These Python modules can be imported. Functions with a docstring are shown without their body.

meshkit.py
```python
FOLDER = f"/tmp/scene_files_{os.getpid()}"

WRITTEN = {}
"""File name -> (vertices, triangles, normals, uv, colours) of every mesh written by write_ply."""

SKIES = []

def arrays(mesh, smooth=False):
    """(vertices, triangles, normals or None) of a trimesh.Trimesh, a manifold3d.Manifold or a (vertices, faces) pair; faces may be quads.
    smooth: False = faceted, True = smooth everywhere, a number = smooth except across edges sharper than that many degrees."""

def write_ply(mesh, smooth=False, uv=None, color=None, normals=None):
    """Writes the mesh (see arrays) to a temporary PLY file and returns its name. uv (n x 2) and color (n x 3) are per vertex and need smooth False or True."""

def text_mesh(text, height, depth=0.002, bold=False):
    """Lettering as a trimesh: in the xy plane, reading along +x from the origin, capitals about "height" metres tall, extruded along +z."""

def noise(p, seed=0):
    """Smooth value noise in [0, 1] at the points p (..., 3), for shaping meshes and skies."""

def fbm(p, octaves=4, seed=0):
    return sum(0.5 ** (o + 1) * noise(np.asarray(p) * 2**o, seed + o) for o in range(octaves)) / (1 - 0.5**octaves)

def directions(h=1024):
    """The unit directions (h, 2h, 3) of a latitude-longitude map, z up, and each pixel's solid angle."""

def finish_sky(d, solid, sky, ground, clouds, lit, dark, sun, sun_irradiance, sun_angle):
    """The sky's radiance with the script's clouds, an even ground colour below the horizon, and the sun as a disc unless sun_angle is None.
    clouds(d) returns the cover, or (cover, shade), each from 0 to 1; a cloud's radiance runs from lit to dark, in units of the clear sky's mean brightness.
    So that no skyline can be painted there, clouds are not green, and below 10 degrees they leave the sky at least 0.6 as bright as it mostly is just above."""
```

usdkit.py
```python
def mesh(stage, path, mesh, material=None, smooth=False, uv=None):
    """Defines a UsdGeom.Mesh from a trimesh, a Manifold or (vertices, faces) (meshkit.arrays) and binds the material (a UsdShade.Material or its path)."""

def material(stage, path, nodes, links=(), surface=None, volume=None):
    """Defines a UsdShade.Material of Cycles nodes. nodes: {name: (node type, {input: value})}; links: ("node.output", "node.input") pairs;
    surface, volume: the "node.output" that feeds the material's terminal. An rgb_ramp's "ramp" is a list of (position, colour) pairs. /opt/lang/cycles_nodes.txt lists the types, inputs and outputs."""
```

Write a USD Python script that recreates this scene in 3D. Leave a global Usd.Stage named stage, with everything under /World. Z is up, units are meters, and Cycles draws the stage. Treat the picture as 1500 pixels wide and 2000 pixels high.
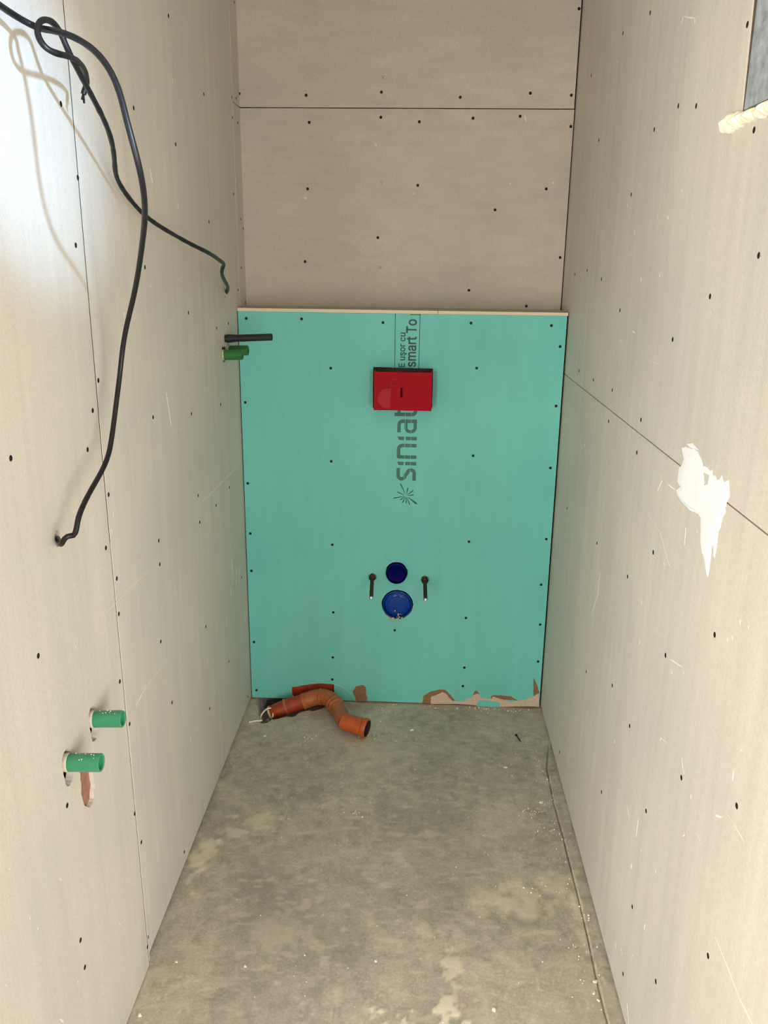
import math, random
import numpy as np, trimesh, manifold3d as m3, shapely.geometry as sg, shapely.ops as so
from shapely import affinity
from pxr import Usd, UsdGeom, UsdLux, Gf, Sdf
import usdkit, meshkit
from scipy.interpolate import CubicSpline

# ---------------------------------------------------------------- stage, camera, light
stage = Usd.Stage.CreateInMemory()
UsdGeom.SetStageUpAxis(stage, UsdGeom.Tokens.z); UsdGeom.SetStageMetersPerUnit(stage, 1.0)
UsdGeom.Xform.Define(stage, '/World')
EXPOSURE = 0.0
LAMP = 2900.0
F_PX, PITCH, YAW, ROLL = 1642.32, -0.2891, 0.0413, 0.0122
CAM = (0.5834, -2.6958, 1.5183)
def rot(axis, a):
    c, s = math.cos(a), math.sin(a)
    return np.array({'z': [[c, -s, 0], [s, c, 0], [0, 0, 1]], 'x': [[1, 0, 0], [0, c, -s], [0, s, c]]}[axis])
CM = rot('z', YAW) @ rot('x', PITCH) @ np.array([[1, 0, 0], [0, 0, -1], [0, 1, 0.0]]) @ rot('z', ROLL)
cam = UsdGeom.Camera.Define(stage, '/World/camera')
m4 = np.eye(4); m4[:3, :3] = CM.T; m4[3, :3] = CAM
cam.AddTransformOp().Set(Gf.Matrix4d(m4.tolist()))
cam.CreateHorizontalApertureAttr(36.0); cam.CreateVerticalApertureAttr(48.0)
cam.CreateFocalLengthAttr(36.0 * F_PX / 1500.0); cam.CreateClippingRangeAttr(Gf.Vec2f(0.02, 60))
cam.CreateExposureAttr(EXPOSURE)

def place(prim, loc, z_axis):
    """A light at loc that shines along z_axis."""
    b = -np.array(z_axis, float); b /= np.linalg.norm(b)
    r = np.cross([0, 0, 1.0], b); r /= np.linalg.norm(r); u = np.cross(b, r)
    t = np.eye(4); t[0, :3], t[1, :3], t[2, :3], t[3, :3] = r, u, b, loc
    UsdGeom.Xformable(prim).AddTransformOp().Set(Gf.Matrix4d(t.tolist()))
dome = UsdLux.DomeLight.Define(stage, '/World/sky'); dome.CreateColorAttr(Gf.Vec3f(0.75, 0.86, 1.0)); dome.CreateIntensityAttr(1.0)
# added daylight: two unseen windows behind the camera, placed to light the side walls
def window_light(name, x0, x1, z0, z1, k):
    l = UsdLux.RectLight.Define(stage, '/World/' + name); l.CreateWidthAttr(x1 - x0); l.CreateHeightAttr(z1 - z0)
    l.CreateColorAttr(Gf.Vec3f(1.0, 0.98, 0.945)); l.CreateIntensityAttr(k); place(l, ((x0 + x1) / 2, -3.74, (z0 + z1) / 2), (0, 1, 0))
WIN_L, WIN_R = (-1.75, -0.10, 0.05, 1.85), (1.15, 2.80, 0.05, 1.85)
window_light('added_daylight', *WIN_L, 14.0)
window_light('added_daylight_001', *WIN_R, 10.5)
# unseen spot light, assumed at the near end of the right wall: the cool patch and the cables' shadows on the left wall
lamp = UsdLux.SphereLight.Define(stage, '/World/assumed_spot'); lamp.CreateRadiusAttr(0.032)
lamp.CreateColorAttr(Gf.Vec3f(0.42, 0.66, 1.0)); lamp.CreateIntensityAttr(LAMP)
sh = UsdLux.ShapingAPI.Apply(lamp.GetPrim()); sh.CreateShapingConeAngleAttr(13.0); sh.CreateShapingConeSoftnessAttr(1.0)
LAMP_AT = (1.0, -2.091, 1.92); place(lamp, LAMP_AT, np.array([0, -1.375, 1.705]) - np.array(LAMP_AT))

W, H, LB = 1.04, 1.3643, 0.157     # room width, height of the boxing, depth of its ledge
TOP = 2.60
# measured places on the walls, board and floor, in metres
SCREWS_LEFT = [(-1.2496, 1.7537), (-0.8865, 1.806), (-1.2058, 1.6479), (-1.2401, 1.539), (-0.3032, 1.9326), (-0.5968, 1.7751), (-0.3099, 1.6172), (-0.8824, 1.5016), (-0.5982, 2.0407), (-0.5637, 1.3906), (-0.276, 1.3318), (-0.1246, 1.3343), (-1.1914, 1.3063), (-1.2298, 1.2577), (-0.8948, 1.186), (-0.5854, 1.1402), (-0.2671, 1.1121), (-1.2682, 1.1951), (-1.5447, 1.2426), (-1.1887, 1.0909), (-0.2011, 0.8431), (-0.5636, 0.9167), (-0.3772, 0.836), (-1.2261, 0.9975), (-0.9136, 0.9073), (-0.5624, 0.8422), (-1.1831, 0.9193), (-0.9177, 0.8521), (-1.188, 0.8467), (-0.948, 0.6738), (-0.5563, 0.5343), (-0.308, 0.3026), (-1.5341, 0.9263), (-1.2204, 0.716), (-1.1802, 0.5972), (-0.8964, 0.4878), (-0.5643, 0.2818), (-0.0781, 0.4978), (-0.0542, 0.0379), (-1.4988, 0.6308), (-1.2078, 0.4013), (-1.1696, 0.3004), (-0.8783, 0.0432), (-1.5093, 0.3607), (-1.1773, 0.0528), (-1.2059, 0.0547), (-1.5055, 0.2972), (0.0438, 1.9846), (0.0405, 1.9281), (0.0826, 1.8812), (0.0773, 1.8106), (0.0154, 1.7112), (0.0537, 1.6377), (0.0314, 1.4283), (0.1028, 2.1923)]
SCREWS_STRIP = [(0.129, 2.2586), (0.1101, 1.9931), (0.1203, 1.9256), (0.1163, 1.6436), (0.1515, 1.617), (0.0979, 1.4948), (0.1438, 1.3839)]
SCREWS_RIGHT = [(-0.7112, 2.0187), (-0.4556, 2.0404), (-0.072, 2.025), (-0.9972, 1.7964), (-1.3177, 1.8509), (-1.3978, 1.7006), (-0.2603, 1.8333), (-0.6874, 1.6677), (-1.4756, 1.5327), (-1.2954, 1.4717), (-0.2364, 1.5024), (-0.0443, 1.4889), (-0.4413, 1.4828), (-0.6784, 1.4176), (-1.1182, 1.3892), (-0.23, 1.2239), (-0.4428, 1.2258), (-0.6728, 1.2322), (-0.6643, 1.1555), (-0.956, 1.2121), (-0.9495, 1.1415), (-0.2118, 0.8043), (-0.6538, 0.8415), (-1.1412, 0.9872), (-0.9749, 0.8741), (-1.5009, 0.9802), (-1.2845, 0.8395), (-0.6612, 0.4852), (-0.9376, 0.5926), (-1.1086, 0.5898), (-0.3961, 0.0741), (-1.4402, 0.6888), (-0.9358, 0.3084), (-1.2779, 0.5049), (-1.6632, 0.7941), (-1.2618, 0.2657), (-1.644, 0.5154), (-1.4443, 0.2622), (-1.2526, 0.086), (-1.1089, 1.7782), (-0.8376, 1.7792)]
SCREWS_BACK = [(-0.0012, 2.0141), (0.2082, 2.0106), (0.4417, 2.0202), (0.6849, 2.0068), (0.8988, 2.0191), (1.0238, 2.0139), (1.029, 2.2484), (0.2167, 1.9335), (0.4409, 1.9493), (0.5605, 1.9368), (0.7266, 1.9478), (0.8713, 1.9543), (1.0288, 1.9261), (0.2091, 1.7387), (0.56, 1.7522), (0.9653, 1.7449), (0.8076, 1.681), (0.4347, 1.5934), (0.1976, 1.5161), (1.0233, 1.5384), (0.7348, 1.4325), (0.9242, 1.3846)]
CROSS_BACK = [(0.446, 2.0602), (0.4445, 1.7589), (0.444, 1.4998)]
SCREWS_TEAL = [(0.0295, 1.3421), (0.2049, 1.3431), (0.4615, 1.3358), (0.2961, 1.191), (0.0167, 1.0757), (0.2958, 0.8859), (0.0157, 0.8043), (0.7369, 1.3383), (0.9866, 1.3342), (1.018, 1.2703), (0.7604, 1.199), (1.0183, 1.0831), (0.7609, 0.915), (1.0142, 0.8795), (1.0171, 0.6347), (0.7596, 0.6187), (0.2975, 0.5954), (0.0183, 0.6282), (0.0173, 0.4929), (1.0106, 0.471), (1.0167, 0.3235), (0.2997, 0.3471), (0.7602, 0.3403), (0.0175, 0.2248), (0.5146, 0.2861), (0.2969, 0.1745), (0.2946, 0.088), (1.0186, 0.1832), (0.7623, 0.1506), (0.7597, 0.0782), (0.0206, 0.0354), (1.015, 0.0692)]
CUTOUT = [(0.1477, -0.0011), (0.1487, 0.0515), (0.1654, 0.0549), (0.1858, 0.0597), (0.2191, 0.067), (0.2522, 0.0711), (0.2853, 0.0702), (0.3007, 0.0679), (0.3016, 0.0333), (0.3107, 0.0028)]
KRAFT_1 = [(0.3679, 0.0438), (0.3789, 0.0626), (0.399, 0.0694), (0.41, 0.0678), (0.4156, 0.0578), (0.4157, 0.0292), (0.4213, 0.0212), (0.4177, 0.0055), (0.3809, 0.005)]
KRAFT_2 = [(0.6177, 0.0052), (0.6212, 0.034), (0.6442, 0.0515), (0.6653, 0.057), (0.68, 0.0622), (0.6991, 0.0606), (0.7167, 0.0422), (0.7323, 0.0238), (0.7306, 0.0118), (0.6476, 0.0063)]
GYPSUM_1 = [(0.6476, 0.0039), (0.6469, 0.0302), (0.6658, 0.0404), (0.6888, 0.0517), (0.7039, 0.0441), (0.7217, 0.021), (0.7347, 0.0167), (0.7686, 0.0179), (0.7725, 0.0276), (0.7934, 0.0355), (0.8014, 0.0477), (0.814, 0.0505), (0.8229, 0.0413), (0.8235, 0.0271), (0.8153, 0.0197), (0.8118, 0.0028), (0.7904, 0.0059), (0.735, 0.0072)]
KRAFT_3 = [(0.7974, 0.0428), (0.8009, 0.0595), (0.8093, 0.0622), (0.8181, 0.053), (0.8176, 0.0459)]
GYPSUM_2 = [(0.8231, 0.0366), (0.8573, 0.0293), (0.8695, 0.0407), (0.8996, 0.0309), (0.934, 0.0217), (0.9589, 0.0297), (0.9841, 0.033), (1.0107, 0.0458), (1.0297, 0.0583), (1.0322, 0.0062), (0.9983, 0.0074), (0.8948, 0.0011), (0.8939, 0.0178), (0.8575, 0.0246), (0.8235, 0.0271)]
KRAFT_4 = [(0.8593, 0.0332), (0.865, 0.0452), (0.8988, 0.0465), (0.9328, 0.043), (0.9569, 0.0282), (0.9251, 0.0299), (0.8997, 0.0299), (0.8782, 0.0358)]
KRAFT_5 = [(1.0106, 0.0482), (1.006, 0.1208), (1.0178, 0.1002), (1.0304, 0.0607)]
FLAP = [(0.8119, 0.0004), (0.8161, 0.0211), (0.8532, 0.0258), (0.8939, 0.0178), (0.8948, 0.0002), (0.8334, -0.0035)]
SCRATCH_ARC = [(0.3018, 0.0659), (0.3183, 0.0645), (0.3403, 0.0531), (0.3587, 0.0353), (0.3698, 0.0193), (0.3753, 0.0052)]
SMEAR = [(-1.2411, 1.2148), (-1.2633, 1.2209), (-1.2843, 1.2227), (-1.3077, 1.2272), (-1.3285, 1.2259), (-1.3471, 1.2186), (-1.362, 1.21), (-1.3797, 1.2136), (-1.3954, 1.2112), (-1.4029, 1.2155), (-1.4063, 1.2065), (-1.421, 1.2102), (-1.4263, 1.2055), (-1.439, 1.2087), (-1.4463, 1.2165), (-1.453, 1.2123), (-1.4592, 1.2091), (-1.476, 1.217), (-1.488, 1.1934), (-1.4807, 1.1866), (-1.4754, 1.1745), (-1.4811, 1.1678), (-1.4711, 1.1589), (-1.4676, 1.1409), (-1.4608, 1.1314), (-1.4632, 1.1064), (-1.4607, 1.0894), (-1.4532, 1.0905), (-1.4483, 1.1037), (-1.4427, 1.1043), (-1.4446, 1.0798), (-1.4437, 1.0528), (-1.4388, 1.0509), (-1.4184, 1.0704), (-1.4039, 1.0782), (-1.3918, 1.0896), (-1.377, 1.1291), (-1.3641, 1.1317), (-1.3255, 1.1255), (-1.2857, 1.1275), (-1.2366, 1.1361), (-1.2594, 1.1492), (-1.2393, 1.1536), (-1.2386, 1.1674), (-1.239, 1.1786), (-1.2538, 1.1876), (-1.2587, 1.1983), (-1.2482, 1.2081)]
SMEAR_HOLE = [(-1.3669, 1.1992), (-1.3916, 1.2016), (-1.3921, 1.1905), (-1.377, 1.1854)]
SMEAR_BIT = [(-1.2675, 1.2271), (-1.2966, 1.2346), (-1.3348, 1.2305), (-1.3193, 1.229), (-1.2875, 1.2254)]
SMEAR_RIDGE = [(-1.2466, 1.1346), (-1.2712, 1.1303), (-1.3071, 1.1289), (-1.34, 1.1311), (-1.3599, 1.1324)]
FOAM_POLY = [(-1.2683, 1.7199), (-1.2729, 1.7221), (-1.2847, 1.7226), (-1.2774, 1.7297), (-1.2909, 1.7312), (-1.3021, 1.7339), (-1.3204, 1.733), (-1.3417, 1.7305), (-1.3598, 1.7271), (-1.3717, 1.7249), (-1.382, 1.7263), (-1.3919, 1.7284), (-1.4032, 1.7262), (-1.4164, 1.7252), (-1.4286, 1.7263), (-1.4383, 1.7267), (-1.4718, 1.7259), (-1.5371, 1.7261), (-1.5419, 1.7125), (-1.4764, 1.7132), (-1.4424, 1.7133), (-1.4253, 1.7146), (-1.4019, 1.7155), (-1.3806, 1.7154), (-1.364, 1.7158), (-1.3423, 1.7133), (-1.3308, 1.7127), (-1.3199, 1.7142), (-1.3179, 1.7116), (-1.311, 1.7099), (-1.3028, 1.7114), (-1.297, 1.7147), (-1.2875, 1.7151), (-1.2777, 1.7161)]
FOAM_LINE = [(-1.283, 1.7189), (-1.3079, 1.7183), (-1.3112, 1.7257), (-1.3289, 1.726), (-1.3498, 1.7238), (-1.373, 1.7212), (-1.3944, 1.7216), (-1.418, 1.7206), (-1.4397, 1.7208)]
SCUFF_LEFT = [(-0.787, 1.2239, -0.7668, 1.145, 0.0071), (-0.8045, 1.7013, -0.7929, 1.6738, 0.0044), (-0.5929, 1.913, -0.5909, 1.9028, 0.0035), (-0.918, 1.7743, -0.9161, 1.769, 0.003), (-0.5159, 1.8498, -0.5176, 1.8417, 0.0037), (-0.6069, 1.6442, -0.605, 1.633, 0.0036), (-0.6435, 1.5512, -0.644, 1.5489, 0.0036), (-0.7137, 1.5698, -0.7191, 1.5631, 0.0023), (-0.642, 1.4757, -0.6386, 1.471, 0.0037), (-0.8522, 1.4656, -0.8496, 1.4613, 0.0033), (-1.0304, 1.4177, -1.0292, 1.4098, 0.003), (-0.4944, 1.2889, -0.4909, 1.2806, 0.004), (-0.6891, 1.1203, -0.6857, 1.1145, 0.0038), (-0.3151, 0.4582, -0.3136, 0.4282, 0.0064), (-0.5584, 0.4344, -0.5556, 0.4186, 0.0058), (-0.7592, 0.3079, -0.7711, 0.2999, 0.0068), (-0.7804, 0.7237, -0.7861, 0.7179, 0.0025), (-0.7394, 0.7417, -0.7364, 0.7336, 0.0026), (-0.2082, 0.6049, -0.2031, 0.551, 0.0049), (-0.1409, 0.554, -0.1645, 0.5096, 0.005), (-0.0943, 0.5458, -0.126, 0.5036, 0.0051), (-0.2453, 0.5239, -0.236, 0.4941, 0.0065), (-0.0334, 0.3637, -0.0653, 0.3299, 0.0053), (-1.2826, 0.8764, -1.1576, 0.8768, 0.002), (-1.1576, 0.8768, -0.9968, 0.8655, 0.0021), (-1.1378, 0.6135, -1.0673, 0.6237, 0.0033), (-1.0673, 0.6237, -0.9377, 0.61, 0.0023), (-0.5259, 0.889, -0.0271, 0.8787, 0.0031), (-1.1904, 1.0235, -1.1872, 1.0132, 0.0029), (-1.1729, 1.0519, -1.1725, 1.0415, 0.002), (-1.4013, 0.8792, -1.4002, 0.8748, 0.0026), (-1.5536, 0.5315, -1.5516, 0.5227, 0.0026), (-1.6621, 0.5502, -1.6604, 0.5429, 0.0024), (-1.6431, 0.5114, -1.6424, 0.5068, 0.0024), (-1.6134, 0.2972, -1.6048, 0.2812, 0.0043), (-1.6964, 0.6673, -1.6958, 0.6633, 0.0022), (-1.7492, 0.5091, -1.7473, 0.5043, 0.0022), (-1.3386, 0.2442, -1.3354, 0.2324, 0.0031), (-1.5373, 0.2998, -1.5365, 0.2933, 0.0027)]
SCUFF_RIGHT = [(-0.9742, 1.9467, -1.0444, 1.9262, 0.0027), (-1.0444, 1.9262, -1.0477, 1.9175, 0.0035), (-0.9677, 1.9475, -0.9649, 1.9384, 0.0018), (-0.4154, 1.9924, -0.425, 1.9827, 0.0037), (-0.3912, 1.9545, -0.4016, 1.9435, 0.0038), (-1.1886, 1.7907, -1.1924, 1.787, 0.0025), (-0.6553, 1.6505, -0.6631, 1.6435, 0.0046), (-1.0003, 1.6071, -1.0094, 1.6012, 0.0048), (-0.7468, 1.5903, -0.7558, 1.5795, 0.0044), (-0.7283, 1.5426, -0.7349, 1.5382, 0.0034), (-0.843, 1.4953, -0.8471, 1.485, 0.0043), (-0.984, 1.5023, -0.9902, 1.4957, 0.004), (-1.076, 1.6481, -1.0774, 1.6446, 0.0027), (-1.3768, 1.6122, -1.3797, 1.6099, 0.0022), (-0.8168, 1.3817, -0.8367, 1.3779, 0.0055), (-0.7, 1.352, -0.7316, 1.3513, 0.0035), (-0.9611, 1.3351, -1.0559, 1.3368, 0.002), (-1.3063, 1.4493, -1.3102, 1.4456, 0.0024), (-0.3894, 1.1307, -0.3923, 1.1241, 0.0042), (-0.3961, 1.045, -0.4065, 1.0386, 0.0056), (-0.4633, 1.0451, -0.4743, 1.0363, 0.0041), (-0.8721, 1.1631, -0.8791, 1.1577, 0.0033), (-0.7775, 1.1502, -0.7798, 1.1447, 0.0023), (-1.1468, 1.1313, -1.1275, 1.1072, 0.0039), (-1.1867, 1.1348, -1.2286, 1.1363, 0.0037), (-1.3124, 1.0922, -1.3155, 1.0611, 0.0035), (-1.0672, 1.0466, -1.1727, 1.0378, 0.002), (-1.1727, 1.0378, -1.2462, 0.9985, 0.0019), (-1.215, 0.992, -1.216, 0.9894, 0.0038), (-1.3663, 1.1048, -1.3701, 1.1017, 0.0033), (-0.7169, 0.7837, -0.7118, 0.7201, 0.0026), (-0.7118, 0.7201, -0.6615, 0.6496, 0.0026), (-0.6605, 0.652, -0.6684, 0.6497, 0.004), (-1.0966, 0.8698, -1.0997, 0.8621, 0.0041), (-1.1157, 0.7906, -1.1152, 0.7813, 0.0042), (-0.8743, 0.8244, -0.8719, 0.8172, 0.0023), (-1.3148, 0.8464, -1.3763, 0.8635, 0.0036), (-1.33, 0.832, -1.3293, 0.8257, 0.0036), (-1.3868, 0.8593, -1.3904, 0.8573, 0.0035), (-1.5858, 1.043, -1.5882, 1.0363, 0.0043), (-1.552, 0.9998, -1.552, 0.994, 0.003), (-1.5658, 1.0086, -1.5696, 1.0039, 0.0029), (-1.6154, 1.0469, -1.6168, 1.043, 0.0028), (-1.3161, 0.6881, -1.3461, 0.6982, 0.0028), (-1.3127, 0.6881, -1.3122, 0.6803, 0.0038), (-1.0055, 0.4932, -1.0043, 0.4833, 0.0035), (-1.1798, 0.6507, -1.1843, 0.6499, 0.0031), (-1.6488, 0.8765, -1.6519, 0.8736, 0.0036), (-1.4308, 0.7213, -1.443, 0.7046, 0.0026), (-1.4421, 0.7069, -1.452, 0.7037, 0.0034), (-1.6369, 0.8326, -1.6383, 0.8177, 0.0029), (-1.4905, 0.6911, -1.4956, 0.685, 0.0033), (-1.1524, 0.4247, -1.1799, 0.4135, 0.0032), (-1.2369, 0.4558, -1.2336, 0.4111, 0.0031), (-1.5986, 0.7307, -1.6206, 0.7442, 0.0053), (-1.6187, 0.7612, -1.6656, 0.7657, 0.0022), (-1.6656, 0.7657, -1.7032, 0.7652, 0.0028), (-1.4816, 0.6035, -1.4893, 0.6134, 0.0026), (-1.5345, 0.6529, -1.5614, 0.6499, 0.0024), (-1.2273, 0.3406, -1.2244, 0.3257, 0.0042), (-1.3723, 0.4456, -1.3717, 0.4382, 0.0038), (-1.2739, 0.4148, -1.2791, 0.4118, 0.003), (-1.6352, 0.6811, -1.6457, 0.6825, 0.0022), (-1.35, 0.3035, -1.3478, 0.2894, 0.0039), (-1.1751, 0.0946, -1.1873, 0.0897, 0.0034), (-1.2186, 0.1225, -1.2314, 0.1147, 0.0022), (-1.6584, 0.5643, -1.7094, 0.563, 0.003), (-1.7094, 0.563, -1.7617, 0.5585, 0.005), (-1.7617, 0.5585, -1.8065, 0.5635, 0.0062), (-1.301, 0.0585, -1.3254, 0.0317, 0.0032), (-1.6314, 0.4708, -1.6483, 0.4781, 0.0016), (-1.2969, 0.1787, -1.3039, 0.1829, 0.0031)]
SCUFF_BACK = [(0.424, 1.8742, 0.4289, 1.8654, 0.0048), (0.1972, 1.7125, 0.2054, 1.7095, 0.0066), (0.5475, 1.7308, 0.5493, 1.7247, 0.0049), (0.8853, 1.9573, 0.8912, 1.9385, 0.0047), (0.9847, 1.7662, 0.9867, 1.7602, 0.0048), (0.8503, 1.7621, 0.8521, 1.7576, 0.0048)]
CABLE_LONG = [(0.03, -1.5703, 1.829), (0.026, -1.4844, 1.8334), (0.03, -1.429, 1.8268), (0.043, -1.4165, 1.8211), (0.072, -1.4387, 1.8146), (0.098, -1.4522, 1.8072), (0.126, -1.4644, 1.794), (0.15, -1.477, 1.7773), (0.17, -1.4871, 1.751), (0.18, -1.4907, 1.7228), (0.185, -1.4971, 1.6971), (0.192, -1.4941, 1.6662), (0.198, -1.4896, 1.6349), (0.19, -1.4539, 1.6049), (0.175, -1.4056, 1.5801), (0.15, -1.35, 1.5454), (0.12, -1.2909, 1.4988), (0.1, -1.2544, 1.4609), (0.07, -1.2247, 1.4078), (0.055, -1.209, 1.3665), (0.048, -1.205, 1.33), (0.045, -1.2291, 1.2786), (0.045, -1.2653, 1.2211), (0.045, -1.2852, 1.1888), (0.045, -1.3235, 1.1707), (0.045, -1.3783, 1.1536), (0.045, -1.4216, 1.1354), (0.045, -1.4486, 1.118), (0.043, -1.4482, 1.0982), (0.041, -1.4541, 1.0958), (0.036, -1.4627, 1.101), (0.03, -1.4649, 1.0974), (0.024, -1.4619, 1.0826), (0.014, -1.4468, 1.0789), (0.0, -1.4212, 1.0804), (-0.025, -1.3708, 1.0703)]
CABLE_KNOT = [(-0.02, -0.056, 1.4139), (0.0, -0.1421, 1.4247), (0.016, -0.1703, 1.4375), (0.035, -0.2662, 1.4489), (0.055, -0.4008, 1.4671), (0.07, -0.4962, 1.4904), (0.08, -0.5205, 1.5006), (0.086, -0.5061, 1.5056), (0.092, -0.5808, 1.5143), (0.097, -0.6721, 1.5279), (0.092, -0.7364, 1.5373), (0.072, -0.768, 1.5496), (0.056, -0.8101, 1.5624), (0.045, -0.8818, 1.5795), (0.03, -0.9489, 1.5952), (0.024, -1.008, 1.622), (0.022, -1.0596, 1.6454), (0.024, -1.0916, 1.6601), (0.037, -1.1266, 1.678), (0.052, -1.1675, 1.6941), (0.063, -1.2125, 1.7162), (0.068, -1.2559, 1.7366), (0.069, -1.2973, 1.7554), (0.07, -1.3301, 1.7742), (0.07, -1.3562, 1.7862), (0.068, -1.3737, 1.8012), (0.064, -1.3813, 1.8191), (0.06, -1.3847, 1.8312), (0.058, -1.4014, 1.8349), (0.057, -1.4246, 1.8317), (0.056, -1.4421, 1.8224), (0.055, -1.4469, 1.8127), (0.058, -1.4488, 1.7999), (0.066, -1.4505, 1.789), (0.074, -1.437, 1.7857), (0.082, -1.418, 1.7879), (0.078, -1.3707, 1.7932), (0.068, -1.3205, 1.7933), (0.055, -1.2721, 1.7887), (0.048, -1.2581, 1.7804), (0.044, -1.2601, 1.7727), (0.042, -1.2607, 1.766)]
PIT = [(0.0237, -0.0028), (0.0504, -0.1052), (0.0698, -0.1618), (0.0832, -0.1576), (0.0966, -0.1331), (0.1272, -0.1243), (0.1493, -0.1057), (0.1734, -0.111), (0.1836, -0.0825), (0.2117, -0.063), (0.2392, -0.0648), (0.2674, -0.0415), (0.3028, 0.0231)]
GROOVE = [(1.0393, -0.2157), (1.0092, -0.371), (1.0051, -0.5293), (1.0078, -0.7029), (1.0087, -0.9014), (1.0084, -1.0621), (1.0056, -1.1806), (1.0058, -1.2986)]
CHIPS = [(0.969, -0.5512), (1.0014, -1.1906), (0.9919, -1.2224), (0.9971, -1.2406), (0.2213, -1.1939), (0.0288, -1.3342), (0.582, -0.1782), (0.5321, -0.248), (0.8787, -0.3791), (0.4261, -0.6299), (0.7723, -1.279), (0.5151, -1.1628), (0.0657, -1.1897), (0.0937, -0.2448), (0.5962, -0.4052), (0.8955, -0.4193)]
FLOORSCREW = [(0.9321, -0.1881), (0.9434, -0.2252)]
CRUMBCL = [(0.4737, -0.053), (0.4959, -0.0657), (0.5173, -0.0034), (0.473, -0.1491), (0.4557, -0.2152), (0.2253, -0.2426), (0.2541, -0.2534), (0.9383, -0.5821), (0.928, -0.6064), (0.4354, -0.6363), (1.0202, -0.7129), (0.9556, -0.6732), (0.9099, -0.9162), (1.005, -1.0932), (1.0169, -0.9969)]
STAR = [(0.5454, 0.7736), (0.5231, 0.8192), (0.5502, 0.8033), (0.5699, 0.7945), (0.5721, 0.7779), (0.5836, 0.7447), (0.5586, 0.7404), (0.5459, 0.7457), (0.5315, 0.7472), (0.5242, 0.7582), (0.499, 0.7639), (0.513, 0.7876)]
# ---------------------------------------------------------------- helpers
used = {}
def numbered(path):
    n = used.get(path, 0); used[path] = n + 1
    return path if n == 0 else f'{path}_{n:03d}'
def obj(name, mesh, mat, parent='/World', smooth=False, label=None):
    path = numbered(f'{parent}/{name}')
    p = usdkit.mesh(stage, path, mesh, mat, smooth=smooth).GetPrim()
    if label: p.SetCustomDataByKey('label', label)
    return path
def tag(path, label, cat=None, group=None, kind=None):
    p = stage.GetPrimAtPath(path)
    for k, v in (('label', label), ('category', cat), ('group', group), ('kind', kind)):
        if v: p.SetCustomDataByKey(k, v)
    return path
def thing(name, label, cat=None, group=None, kind=None, loc=None):
    path = numbered(f'/World/{name}')
    x = UsdGeom.Xform.Define(stage, path)
    if loc is not None: x.AddTranslateOp().Set(Gf.Vec3d(*map(float, loc)))
    return tag(path, label, cat, group, kind)
cat = trimesh.util.concatenate
def tm(man):
    m = man.to_mesh(); return trimesh.Trimesh(np.array(m.vert_properties[:, :3]), np.array(m.tri_verts), process=False)
def bx(x0, x1, y0, y1, z0, z1):
    return m3.Manifold.cube([x1 - x0, y1 - y0, z1 - z0]).translate([x0, y0, z0])
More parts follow.
